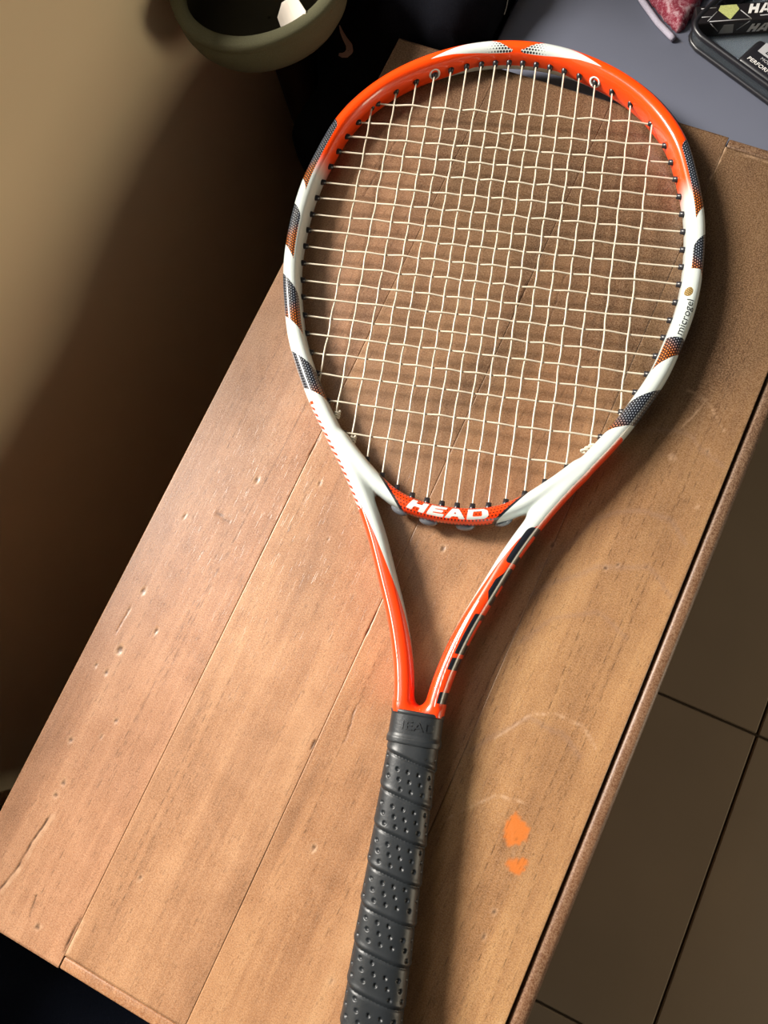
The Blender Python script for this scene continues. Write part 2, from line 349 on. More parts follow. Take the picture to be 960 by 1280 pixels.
# ------------------------------------------------------------------ racket (local mm -> m; x right, y towards the tip, z=0 string plane)
racket = empty('tennis_racket', (.22036, .23494, TZ + .0153), 'orange, white and black tennis racket with black grip lying on the wooden table', 'racket')
racket.rotation_euler = Matrix.Rotation(math.radians(15.75), 3, 'Z').to_4x4().to_euler()
racket.rotation_euler = (Matrix.Rotation(math.radians(15.75), 3, 'Z') @ Matrix.Rotation(-.0090, 3, 'X')).to_euler()
OUT = [(0,474.5),(10,474),(18,473.3),(35,470),(50,465),(65,458.5),(80,450),(98,436),(112.5,419.5),(124.5,400.5),(134,369),(139.2,347.5),(141,325),(141.2,305),(140.3,288),(137,268),(133,255),(129.5,240.5),
       (125,227),(119,215.5),(109,196.5),(97.5,178),(85,161),(73,144),(63.8,130),(57,118.5),(47,99.5),(37.8,77),(30,60),(24.4,45),(18.6,25.5),(15.4,8),(14.6,0),(14.4,-10)]
half = resample(np.array(OUT, float), 1.0)
full = np.concatenate([half[::-1] * [-1, 1], half[1:]])           # left bottom -> tip -> right bottom
full = np.stack([smooth1(full[:, 0], 9), smooth1(full[:, 1], 9)], 1); full = resample(full, 1.0)
full = .5 * (full + full[::-1] * [-1, 1])
def normals(P):
    T = np.gradient(P, axis=0); T /= np.linalg.norm(T, axis=1)[:, None]; return T, np.stack([-T[:, 1], T[:, 0]], 1)   # left of travel = outward here
A_, BH, NP = 6.0, 10.6, 2.55
_, Nf = normals(full); cen = full - Nf * A_; cen = resample(np.stack([smooth1(cen[:, 0], 4), smooth1(cen[:, 1], 4)], 1), 1.5)
Tc, Nc = normals(cen); sc_ = np.r_[0, np.cumsum(np.linalg.norm(np.diff(cen, axis=0), axis=1))]
BR = np.array([(-76,162.5),(-66,153.5),(-54.5,143.2),(-44,135),(-35,129.5),(-25,126),(-14,123.8),(0,123),(14,123.8),(25,126),(35,129.5),(44,135),(54.5,143.2),(66,153.5),(76,162.5)], float)
br = resample(BR, .5); br = resample(np.stack([smooth1(br[:, 0], 8), smooth1(br[:, 1], 8)], 1), 1.0)
def nearest(P, C):
    """nearest point on polyline C: signed lateral offset (left positive), arc length"""
    T, N = normals(C); S = np.r_[0, np.cumsum(np.linalg.norm(np.diff(C, axis=0), axis=1))]; off = np.empty(len(P)); s = np.empty(len(P)); dd = np.empty(len(P))
    for a in range(0, len(P), 20000):
        q = P[a:a+20000]; D = (q[:, None, 0] - C[None, :, 0]) ** 2 + (q[:, None, 1] - C[None, :, 1]) ** 2; i = D.argmin(1)
        best = np.full(len(q), 1e9); bo = np.zeros(len(q)); bs = np.zeros(len(q))
        for j0 in (np.clip(i - 1, 0, len(C) - 2), np.clip(i, 0, len(C) - 2)):
            e = C[j0 + 1] - C[j0]; ln = np.linalg.norm(e, axis=1); t = np.clip(((q - C[j0]) * e).sum(1) / ln ** 2, 0, 1)
            p = C[j0] + e * t[:, None]; w = q - p; d = np.linalg.norm(w, axis=1); sg = np.sign(e[:, 0] * w[:, 1] - e[:, 1] * w[:, 0]); m = d < best
            best[m] = d[m]; bo[m] = (sg * d)[m]; bs[m] = (S[j0] + t * ln)[m]
        off[a:a+20000] = bo; s[a:a+20000] = bs; dd[a:a+20000] = best
    return off, s, dd
h = .75; gx = np.arange(-151, 151.1, h); gy = np.arange(-10, 484, h); gz = np.arange(-13.5, 13.6, h)
GX, GY = np.meshgrid(gx, gy, indexing='ij'); P2 = np.stack([GX.ravel(), GY.ravel()], 1)
rough_c = np.concatenate([cen[::4], br[::6], [(0, 0), (5, 0), (-5, 0)]])
near = np.zeros(len(P2), bool)
for a in range(0, len(P2), 40000):
    q = P2[a:a+40000].astype(np.float32); near[a:a+40000] = ((q[:, None, :] - rough_c[None].astype(np.float32)) ** 2).sum(2).min(1) < 20 ** 2
def flat2d(P):
    oh, sh, dh = nearest(P, cen); ob, sb, db = nearest(P, br)
    Dh, Db = dh - A_, db - 5.2; bx = np.maximum(abs(P[:, 0]) - 13.6, np.maximum(P[:, 1] - 4.0, -8 - P[:, 1]))
    D = smin(smin(Dh, Db, 6.0), bx, 6.0)
    b = BH - 1.6 * sstep(3, -3, Db - Dh) * sstep(60, 40, abs(P[:, 0])) + 1.6 * sstep(40, 0, P[:, 1])
    return D, b, oh, sh, Dh, ob, sb, Db
D2 = np.full(len(P2), 12.0); B2 = np.full(len(P2), BH)
r_ = flat2d(P2[near]); D2[near] = r_[0]; B2[near] = r_[1]
q = np.maximum((D2 + A_) / A_, 0).reshape(GX.shape); B2 = B2.reshape(GX.shape)
F = ((q[:, :, None] ** NP + abs(gz[None, None, :] / B2[:, :, None]) ** NP) ** (1 / NP) - 1).astype(np.float32)
F = np.where(GY[:, :, None] < -1.0, 1, F)
V, Q = surface_nets(F, (gx[0], gy[0], gz[0]), h); del F
D, b, oh, sh, Dh, ob, sb, Db = flat2d(V[:, :2])
x, y, z = V.T; t = np.clip(oh / A_, -3, 3); phi = np.degrees(np.arctan2(z / b, t)); c = np.where(phi < -90, phi + 360, phi)   # 0 outer side, 90 top, 180 inner wall
MM = .135; rightside = x > 0; ax = abs(x)
bridge = np.minimum(Dh - Db + 2.0, (ax * -1 + 45 + (y - 141) * -18 / 22 * -1) * .75)
bridge = np.minimum(bridge, (150 - y))
bridge = np.where((y > 100) & (y < 150) & (ax < 50), bridge, -5)
ofade = np.where(y > 300, sstep(350, 372, y), 0)
blk = np.full(len(V), -9.); dor = np.zeros(len(V))
for y0, yf, cm, yo, yt in ((404, 391, 104, 364, 337), (337, 318, 116, 311, 283), (285, 258, 145, 252, 230), (224, 204, 168, 195, 185)):
    cin = -70 + (cm + 70) * sstep(y0 + 10, yf, y); cin = np.where(y > y0 + 10, -70, cin)
    cou = -90 + (cm + 92) * sstep(yo + 9, yt, y)
    s = np.minimum(np.minimum(cin - c, c - cou) * MM, y - yt + 1.0); blk = np.maximum(blk, s); dor = np.where((y < y0 + 1) & (y > yt - 4), 1 - sstep(yo - 15 + .07 * c, yo - 3 + .07 * c, y), dor)
label = np.minimum(np.minimum(y - 255.5, 304 - y), 9.) ; label = np.where(rightside & (c < 165), np.minimum(label, (c - (2 + 60 * sstep(292, 306, y))) * MM), -9)
blk = np.where(y > 150, np.minimum(blk, -label), -9)
# orange on the throat and arms
cw = np.where(rightside, np.interp(y, [0, 8, 30, 45, 60, 75, 95, 112, 119, 123, 183, 190], [230, 205, 175, 162, 152, 142, 124, 102, 80, 58, 56, 56]), np.interp(y, [0, 14, 30, 45, 70, 95, 118, 122, 183, 190], [230, 215, 185, 160, 132, 98, 66, 61, 61, 61]))
red = np.where((y < 186) & (bridge < 0), np.minimum((cw - c) * MM, 186 - y), -9)
red = np.where(y < 7, 3, red)
# marks on the right arm's outer band
u = c * MM
marks = np.full(len(V), -9.)
mr = rightside & (y < 126)
rr = lambda y0, y1, u0, u1, r=0.: np.minimum(np.minimum(y - y0, y1 - y), np.minimum(u - u0, u1 - u)) if r == 0 else r - np.hypot(np.maximum(np.maximum(y0 + r - y, y - y1 + r), 0), np.maximum(np.maximum(u0 + r - u, u - u1 + r), 0)) + 0 * y
m = np.minimum(rr(97, 121, -9, 13.0, 3.0), -rr(102, 116, -1.5, 6.0))
m = np.maximum(m, np.minimum(poly_sdf(y, u, [(70, -9), (70, 6.5), (78, 12.0), (86, 12.0), (90, 9), (94, 8), (94, -9)]), -rr(76, 83, -9, 5.2)))
m = np.maximum(m, np.minimum(rr(38, 63.5, -9, 11.4), -rr(44, 60, -1.0, 5.6)))
m = np.maximum(m, rr(28, 35.5, -9, 11.6)); m = np.maximum(m, rr(7.5, 14.5, -9, 11.0))
marks = np.where(mr, m, marks)
# small printed bars along the left shoulder's outer side
ml = (~rightside) & (y > 118) & (y < 184); per = np.mod(y + .6 * u, 4.1)
pat = np.minimum(1.1 - abs(per - 2.05), 7.4 - u)
wht = np.full(len(V), -9.); wht = np.where(ml, np.maximum(np.minimum(np.maximum(pat * .9, .5 - abs(u - 7.7)), u + 9), wht), wht)
mk2 = np.where(ml, np.minimum(.5 - abs(per - 4.0) * .8, 3.4 - abs(u - 3.6)), -9); marks = np.maximum(marks, mk2)
# ridge highlight on both arms, painted as a thin white line
wht = np.where((y < np.where(rightside, 72, 118)) & (y > 5) & (bridge < 0), np.maximum(wht, .42 - abs(u - np.where(rightside, np.interp(y, [5, 40, 78, 90], [11.9, 13.0, 14.6, 30]), 8.6))), wht)
# white flashes at the tip with black halftone dots
clo = np.interp(ax, [2, 6, 13, 20, 35, 45, 60], [128, 118, 82, 56, 58, 74, 104]); chi = np.interp(ax, [2, 6, 13, 20, 35, 45, 60], [134, 140, 142, 140, 128, 116, 106])
fl_ = np.where((y > 440), np.minimum(np.minimum(c - clo, chi - c) * MM, np.minimum(ax - 3, 60 - ax)), -9); wht = np.maximum(wht, fl_)
dots = np.where((y > 440) & (fl_ > -.5), sstep(28, 8, ax), 0)
low = np.where(y > 430, np.minimum((c - np.interp(ax, [0, 30, 62], [198, 196, 236])) * MM, 62 - ax), -9); wht = np.maximum(wht, low)
# bridge lettering, unrolled along the arc
ub = sb - sb.max() / 2; vb = -ob            # vb: downwards positive
ub = np.interp(sb, np.r_[0, np.cumsum(np.linalg.norm(np.diff(br, axis=0), axis=1))], br[:, 0])
vv = 4.6 + ob * 1.0                            # 0 bottom .. 9 top (towards the strings)
def letters():
    H = [[(-29, 0), (-25.0, 0), (-22.4, 8), (-26.4, 8)], [(-20.5, 0), (-16.5, 0), (-13.9, 8), (-17.9, 8)], [(-26, 3), (-18, 3), (-17.2, 5.4), (-25.2, 5.4)]]
    E_ = [[(-14.5, 0), (-11, 0), (-8.4, 8), (-11.9, 8)], [(-14.5, 0), (-2.8, 0), (-2.1, 2.1), (-14, 2.1)], [(-13.5, 3.1), (-3.5, 3.1), (-2.9, 5.0), (-13, 5.0)], [(-12.5, 6), (-1.0, 6), (-.3, 8), (-12, 8)]]
    A1 = [[(-1.6, 0), (2.4, 0), (7.2, 8), (3.4, 8)], [(8.4, 0), (12.6, 0), (7.8, 8), (4.4, 8)], [(1, 1.6), (10, 1.6), (9, 3.4), (2, 3.4)]]
    D1 = [[(13.6, 0), (17.4, 0), (18.6, 8), (14.8, 8)], [(14, 0), (25.5, 0), (28, 2), (14, 2.1)], [(14.5, 5.9), (27.6, 6.2), (25.6, 8), (14.5, 8)], [(24.2, .4), (26.2, .2), (28.6, 2), (28.4, 6), (26, 7.8), (24.4, 7.6)]]
    return H + E_ + A1 + D1
sel = (bridge > -1) & (z > -2); lw = np.full(len(V), -9.)
zz = (vv - 1.5) * 8 / 6.6
for p in letters(): lw[sel] = np.maximum(lw[sel], poly_sdf(ub[sel] * 1.13, zz[sel], p))
wht = np.maximum(wht, lw)
edge = np.where((y > 100) & (y < 150) & (ax < 52), .75 - abs(bridge), -9); edge = np.maximum(edge, np.where((bridge > 0) & (ob < 0), np.minimum(1.0 - vv, -.5 - z), -9))
marks = np.maximum(marks, edge)
ring = np.where(rightside, 3.3 - np.hypot((y - 287.5), (u - 14.5) * 1.0), -9)     # round badge above the label text
pu = np.where(bridge > 0, ub, sh); pv = np.where(bridge > 0, vv, u)

tf = NT('racket_paint'); A = tf.attr
def dots_mask(pitch, rad):
    v = tf.M('DIVIDE', A('pv'), pitch * .87); row = tf.M('FLOOR', v); ofs = tf.M('MULTIPLY', tf.M('MODULO', row, 2.0), .5); uu = tf.M('ADD', tf.M('DIVIDE', A('pu'), pitch), ofs)
    fx = tf.M('SUBTRACT', tf.M('FRACT', uu), .5); fy = tf.M('SUBTRACT', tf.M('FRACT', v), .5); d = tf.M('SQRT', tf.M('ADD', tf.M('MULTIPLY', fx, fx), tf.M('MULTIPLY', fy, fy)))
    return tf.M('MULTIPLY', tf.M('SUBTRACT', rad, d), 8.0, clamp=True)
th = lambda nm, w=.12: tf.remap(A(nm), -w, w)
OR, WHT, BLK, RED = (1.0, .068, .003), (.58, .64, .62), (.012, .014, .020), (.93, .055, .006)
base = tf.mix(A('ofade'), WHT, OR)
base = tf.mix(th('red'), base, RED)
d1 = dots_mask(2.05, .27); dotc = tf.mix(A('dor'), (.34, .38, .44), (.95, .26, .03)); bk = tf.mix(d1, tf.mix(A('dor'), BLK, (.06, .018, .008)), dotc)
base = tf.mix(th('blk', .15), base, bk)
d2 = dots_mask(2.1, .33); base = tf.mix(th('bridge', .1), base, tf.mix(d2, RED, (.09, .012, .004)))
d3 = dots_mask(2.2, tf.M('MULTIPLY', A('dots'), .46)); base = tf.mix(th('wht'), base, tf.mix(tf.M('MULTIPLY', d3, tf.M('GREATER_THAN', A('dots'), .02)), WHT, BLK))
base = tf.mix(th('ring'), base, tf.mix(dots_mask(1.5, .36), (.16, .10, .03), (.42, .30, .12)))
base = tf.mix(th('marks'), base, BLK)
M_PAINT = tf.out(color=base, rough=.28, spec=.5, coat=.6, coatr=.07)
fo = np_mesh('frame', V / 1000, Q, M_PAINT, racket, dict(ofade=ofade, red=red, blk=blk, dor=dor, bridge=bridge, wht=wht, dots=dots, marks=marks, ring=ring, pu=pu, pv=pv))
fo['label'] = 'orange, white and black glossy hoop, throat and bridge'

# bumper strip round the outside of the tip
sel_i = np.where(full[:, 1] > 398)[0]; bp = full[sel_i]; _, bn = normals(bp); fr_ = np.minimum(np.arange(len(bp)), np.arange(len(bp))[::-1]) / 18.0; hgt = 5.6 * np.clip(fr_, .12, 1)
prof = [(-1.2, -1), (1.0, -.9), (1.5, -.5), (1.5, .5), (1.0, .9), (-1.2, 1)]
bv = np.array([[(p[0] + n[0] * k * 1.0, p[1] + n[1] * k * 1.0, hh * w) for k, w in prof] for p, n, hh in zip(bp, bn, hgt)]).reshape(-1, 3) / 1000
bq = [(i * 6 + k, (i + 1) * 6 + k, (i + 1) * 6 + (k + 1) % 6, i * 6 + (k + 1) % 6) for i in range(len(bp) - 1) for k in range(6)]
mesh_obj('bumper_guard', bv, bq, M_GROM, racket)

# strings
MX = [4.9, 14.6, 24.6, 35.0, 46.0, 57.5, 69.9, 83.4, 99.1]; MX = sorted([-v for v in MX] + MX)
CY = [419.4, 402.8, 390.2, 377.5, 364.6, 351.5, 338.6, 325.3, 312.7, 300, 286.9, 273.9, 261.3, 247.9, 234.8, 221.5, 207.2, 188.7, 168.0]
SK = -.0185
cw_ = cen[(cen[:, 1] > 148)]; inner = np.concatenate([cw_, br[::-1]])    # closed loop of hoop + bridge centre lines
def hit(px, py, dx, dy):
    """distance along a ray to the loop"""
    best = 1e9; Pn = np.roll(inner, -1, 0)
    for (ax_, ay_), (bx_, by_) in zip(inner, Pn):
        ex, ey = bx_ - ax_, by_ - ay_; den = dx * ey - dy * ex
        if abs(den) < 1e-9: continue
        tt = ((ax_ - px) * ey - (ay_ - py) * ex) / den; uu = ((ax_ - px) * dy - (ay_ - py) * dx) / den
        if tt > 0 and -1e-6 <= uu <= 1 + 1e-6: best = min(best, tt)
    return best
grom_pts = []
gm = bmesh.new()
bmesh.ops.create_cone(gm, cap_ends=True, segments=10, radius1=2.1, radius2=1.55, depth=5.6); bmesh.ops.create_cone(gm, cap_ends=True, segments=10, radius1=2.7, radius2=2.5, depth=.9, matrix=Matrix.Translation((0, 0, -1.9)))
for v in gm.verts: v.co /= 1000
gme = bpy.data.meshes.new('grommet'); gm.to_mesh(gme); gm.free(); gme.materials.append(M_GROM); gme.polygons.foreach_set('use_smooth', [True] * len(gme.polygons))
def grommet(px, py, dx, dy, a):
    o = link(bpy.data.objects.new('grommet', gme), racket); o.location = ((px + dx * a) / 1000, (py + dy * a) / 1000, 0); o.scale = (1.15, 1.15, 1.1)
    o.rotation_euler = Vector((-dx, -dy, 0)).to_track_quat('Z', 'Y').to_euler()
def wave(sgn): return lambda k: sgn * (1 if k % 2 else -1) * .55
for i, mx_ in enumerate(MX):
    drift = -.006 * (1 if mx_ > 0 else -1) * abs(mx_) / 100
    x0 = mx_; up_, dn = hit(x0, 310, 0, 1), hit(x0, 310, 0, -1); ys = sorted([cy + SK * x0 for cy in CY if 310 - dn + 5 < cy + SK * x0 < 310 + up_ - 5])
    pts = [(x0, 310 - dn, 0)]; last = 310 - dn
    for k, cy in enumerate(ys): pts.append((x0 + .25 * random.uniform(-1, 1) + .004 * (cy - 310), cy, .62 * (1 if (i + k) % 2 else -1)))
    pts.append((x0, 310 + up_, 0)); P = np.array(pts); nn = (len(P) - 1) * 6; tt = np.linspace(0, len(P) - 1, nn + 1); kk = np.minimum(tt.astype(int), len(P) - 2); f = tt - kk; ff = (1 - np.cos(np.pi * f)) / 2
    R_ = P[kk] * (1 - f)[:, None] + P[kk + 1] * f[:, None]; R_[:, 2] = P[kk, 2] * (1 - ff) + P[kk + 1, 2] * ff
    R_[:, 0] += np.where((tt > 1) & (tt < len(P) - 2), .22 * np.sin(np.pi * tt) ** 2 * np.where(kk % 2, 1, -1), 0)
    tube('main_string', R_ / 1000, .00062, M_STRING, racket, 6)
    grommet(x0, 310 + up_, 0, 1, -6.0); grommet(x0, 310 - dn, 0, -1, -5.8)
for j, cy in enumerate(CY):
    n_ = math.hypot(1, SK); dx, dy = 1 / n_, SK / n_; R0_, L0_ = hit(0, cy, dx, dy), hit(0, cy, -dx, -dy)
    mm = [m_ for m_ in MX if -L0_ < m_ < R0_]; i0 = MX.index(mm[0]); pts = [(-L0_ * dx, cy - L0_ * dy, 0)]
    for k, m_ in enumerate(mm): pts.append((m_, cy + SK * m_ + .35 * random.uniform(-1, 1), -.62 * (1 if (i0 + k + (18 - j)) % 2 else -1)))
    pts.append((R0_ * dx, cy + R0_ * dy, 0)); P = np.array(pts); tt = np.linspace(0, len(P) - 1, (len(P) - 1) * 6 + 1); kk = np.minimum(tt.astype(int), len(P) - 2); f = tt - kk; ff = (1 - np.cos(np.pi * f)) / 2
    R_ = P[kk] * (1 - f)[:, None] + P[kk + 1] * f[:, None]; R_[:, 2] = P[kk, 2] * (1 - ff) + P[kk + 1, 2] * ff
    tube('cross_string', R_ / 1000, .00066, M_STRING, racket, 6)
    grommet(*pts[-1][:2], dx, dy, -6.0); grommet(*pts[0][:2], -dx, -dy, -6.0)
# knotted string ends
for kx, ky, rot in ((-83, 181.5, .2), (-69.5, 165.5, .5), (81.5, 178, -.6)):
    kp = [(kx + 1.5 * math.cos(a * 2.4 + rot) , ky + .62 * a - 2.5, 1.5 * math.sin(a * 2.4)) for a in np.linspace(0, 8, 50)]
    if kx > 0: kp = [(kx + 1.6 * math.cos(a * 2.4) - .9 * (a - 4), ky + 1.9 - .75 * (a - 4) - 1.2, 1.5 * math.sin(a * 2.4)) for a in np.linspace(0, 8, 50)]
    tube('string_knot', np.array(kp) / 1000, .00085, M_STRING, racket, 6)
# white rings round two of the tip grommets
for rx in (-57.5, 57.5):
    up_ = hit(rx, 310, 0, 1); jn = int(np.argmin(np.hypot(cen[:, 0] - rx, cen[:, 1] - 310 - up_))); rn = Vector((-Nc[jn, 0], -Nc[jn, 1], 0)); e1 = Vector((Tc[jn, 0], Tc[jn, 1], 0)); e2 = Vector((0, 0, 1)) - rn * .25
    ctr = Vector((rx, 310 + up_ - 6.3, 0)) + rn * .3 + Vector((0, 0, .6)); rn2 = rn
    kp = [tuple((ctr + e1 * 3.4 * math.cos(a) + e2 * 3.4 * math.sin(a)) / 1000) for a in np.linspace(0, 2 * math.pi, 28, endpoint=False)]
    o = tube('grommet_ring', kp, .00095, M_WHITE, racket, 6, closed=True); o['label'] = 'white ring round a grommet'
# clear bumpers below the bridge
for lx in (-31.5, -12, 11.5, 35):
    j = int(np.argmin(abs(br[:, 0] - lx))); bm = bmesh.new(); bmesh.ops.create_uvsphere(bm, u_segments=20, v_segments=10, radius=1)
    for v in bm.verts: v.co = Vector((v.co.x * 6.2, v.co.y * 3.2, v.co.z * 3.4)) / 1000
    o = bm_obj('string_loop_cover', bm, M_GREYPL, racket, True); o.location = (lx / 1000, (br[j, 1] - 5.0) / 1000, -.0030); sl = br[min(j + 3, len(br) - 1)] - br[j - 3]; o.rotation_euler.z = math.atan2(sl[1], sl[0])
    o['label'] = 'glossy grey plastic bump below the bridge'
# label lettering on the right side of the hoop
def text_mesh(body, size, extrude=0.):
    cu = bpy.data.curves.new('lettering', 'FONT'); cu.body = body; cu.size = size; cu.extrude = extrude; cu.align_x = 'LEFT'; cu.resolution_u = 3
    o = bpy.data.objects.new('lettering', cu); COL.objects.link(o); bpy.context.view_layer.update(); dg = bpy.context.evaluated_depsgraph_get()
    me = bpy.data.meshes.new_from_object(o.evaluated_get(dg)); bpy.data.objects.remove(o); bpy.data.curves.remove(cu)
    bm = bmesh.new(); bm.from_mesh(me); bmesh.ops.triangulate(bm, faces=bm.faces[:])
    for _ in range(4):
        lg = [e for e in bm.edges if e.calc_length() > size * .14]
        if lg: bmesh.ops.subdivide_edges(bm, edges=lg, cuts=1); bmesh.ops.triangulate(bm, faces=[f for f in bm.faces if len(f.verts) > 3])
    bm.to_mesh(me); bm.free(); V = np.array([v.co[:] for v in me.vertices]); Fs = [tuple(p.vertices) for p in me.polygons]; bpy.data.meshes.remove(me); return V, Fs
Vt, Ft = text_mesh('microgel', 6.6); ln = Vt[:, 0].max()
i258 = [i for i in range(len(cen)) if cen[i, 0] > 0 and cen[i, 1] < 282][0]; i_b = [i for i in range(len(cen)) if cen[i, 0] > 0 and cen[i, 1] < 257.5][0]; s_b = sc_[i_b]; kx = (sc_[i_b] - sc_[i258]) / ln
def on_frame(s, tt):
    px, py = np.interp(s, sc_, cen[:, 0]), np.interp(s, sc_, cen[:, 1]); nx_, ny_ = np.interp(s, sc_, Nc[:, 0]), np.interp(s, sc_, Nc[:, 1]); q_ = np.clip(abs(tt), 0, .995)
    return np.stack([px + nx_ * tt * A_, py + ny_ * tt * A_, BH * (1 - q_ ** NP) ** (1 / NP) + .14], -1)
wv = on_frame(s_b - Vt[:, 0] * kx, .62 - (Vt[:, 1] + .4) / A_ * 1.0)
wv = on_frame(s_b - Vt[:, 0] * kx, .40 - (Vt[:, 1]) / A_ * .95)
mesh_obj('lettering', wv / 1000, Ft, M_BLACK, racket, False)['label'] = 'black printed word on a white label'

# grip and collar
def grip_mesh(y0, y1, ny, na, fn):
    ys = np.linspace(y0, y1, ny); an = np.linspace(0, 2 * np.pi, na, endpoint=False); Y, Aa = np.meshgrid(ys, an, indexing='ij')
    hx, hz, off = fn(Y, Aa); n = 3.0; ca, sa = -np.cos(Aa), np.sin(Aa); r = 1 / (abs(ca / hx) ** n + abs(sa / hz) ** n) ** (1 / n)
    X, Z = ca * (r + off), sa * (r + off); Vv = np.stack([X, Y, Z], -1).reshape(-1, 3) / 1000; idx = np.arange(ny * na).reshape(ny, na); nxt = np.roll(idx, -1, 1)
    Qq = np.stack([idx[:-1], idx[1:], nxt[1:], nxt[:-1]], -1).reshape(-1, 4); c0 = len(Vv); Vv = np.concatenate([Vv, [(0, y0 / 1000, 0), (0, y1 / 1000, 0)]])
    k = np.arange(na); e0 = np.stack([idx[0], nxt[0], np.full(na, c0), np.full(na, c0)], 1); e1 = np.stack([nxt[-1], idx[-1], np.full(na, c0 + 1), np.full(na, c0 + 1)], 1)
    return Vv, np.concatenate([Qq, e0[:, [0, 1, 2, 2]], e1[:, [0, 1, 2, 2]]])
def quads_to_obj(name, Vv, Qq, mat, parent):
    Fs = [tuple(dict.fromkeys(q)) for q in Qq.tolist()]
    return mesh_obj(name, Vv, Fs, mat, parent)
tg = NT('black_rubber_grip'); gn = tg.noise(tg.coord(), 700, 3); tg.bump(gn, .15, .0005); M_GRIP = tg.out(color=tg.mix(tg.noise(tg.coord(), 60, 3), (.013, .016, .019), (.024, .028, .032)), rough=.42, spec=.5)
PITCH = 21.3
def grip_fn(Y, Aa):
    hx = np.interp(Y, [-214, -190, -120, -20], [18.2, 17.4, 16.6, 15.2]); hz = np.interp(Y, [-214, -190, -120, -20], [16.4, 15.6, 14.9, 13.8])
    ph = (Y + 43) / PITCH + Aa / (2 * np.pi); fr = ph - np.floor(ph); off = .6 * (1 - fr) * 1.0 - .2
    off = off - .6 * np.exp(-((np.minimum(fr, 1 - fr)) * PITCH / 1.0) ** 2) + .25 * np.exp(-((fr - .10) * PITCH / 1.3) ** 2)
    per = Aa / (2 * np.pi) * 101.; lx, ly = 7.0, 5.15; yy = Y + .105 * per; j = np.round(yy / ly); xs = per + j * 1.9 + .0; i = np.round(xs / lx)
    dx_, dy_ = xs - i * lx, yy - j * ly; cph = (j * ly - .105 * (i * lx - j * 1.9) + 43) / PITCH + (i * lx - j * 1.9) / 101.; cfr = cph - np.floor(cph)
    d = np.hypot(dx_, dy_); hole = np.where((cfr > .17) & (cfr < .86) & (Y < -25), np.clip((1.28 - d) / .6, 0, 1), 0)
    off = off - .95 * hole * hole * (3 - 2 * hole); off *= sstep(-18, -24, Y); return hx, hz, off
Vg, Qg = grip_mesh(-207, -16.5, 420, 240, grip_fn); quads_to_obj('grip', Vg, Qg, M_GRIP, racket)['label'] = 'black perforated wrap grip'
def collar_fn(Y, Aa): return 15.8 + 0 * Y, 13.6 + 0 * Y, np.interp(Y, [-19, -17.6, -15.4, -14.0, -13.0, -1.6, -.9, .2, .9], [.4, .75, .75, .2, .0, .0, .4, .4, 0])
Vg, Qg = grip_mesh(-18.5, .9, 60, 96, collar_fn); col_o = quads_to_obj('collar', Vg, Qg, M_GRIP, racket); col_o['label'] = 'black rubber collar above the grip'
Vg, Qg = grip_mesh(-214, -206.5, 12, 64, lambda Y, Aa: (18.4 + 0 * Y, 16.4 + 0 * Y, np.interp(Y, [-214, -212, -206.5], [-2, 0, .2]))); quads_to_obj('butt_cap', Vg, Qg, M_BLACK, racket)
Vt, Ft = text_mesh('HEAD', 7.2, .34); Vt[:, 0] -= (Vt[:, 0].max() + Vt[:, 0].min()) / 2; Vt[:, 0] *= 1.36
zt = 13.65 * (1 - np.clip(abs(Vt[:, 0]) / 14.9, 0, .99) ** 3) ** (1 / 3)
mesh_obj('lettering', np.stack([Vt[:, 0], Vt[:, 1] - 10.0, zt + Vt[:, 2] + .1], 1) / 1000, Ft, M_GRIP, col_o, False)['label'] = 'raised letters moulded in the black collar'

# ------------------------------------------------------------------ desk and the things on it
DZ = TZ - .012
desk = empty('desk', (.5, .95, 0), 'blue-grey topped desk butting against the far end of the wooden table', 'desk')
bm_obj('desk_top', box_bm(-.434, .9, -.2655, .55, DZ - .022, DZ, .0015, 2), M_DESK, desk)
for x in (-.415, .85):
    for y in (-.24, .50): bm_obj('leg', box_bm(x, x + .035, y, y + .035, 0, DZ - .022, .002), M_DARKWOOD, desk)

def fill_poly(pts, z0, z1, step=None, jitter=0.):
    bm = bmesh.new(); vs = [bm.verts.new((x, y, z0)) for x, y in pts]; f = bm.faces.new(vs)
    r = bmesh.ops.extrude_face_region(bm, geom=[f])
    for v in r['geom']:
        if isinstance(v, bmesh.types.BMVert): v.co.z = z1
    bmesh.ops.recalc_face_normals(bm, faces=bm.faces[:]); return bm

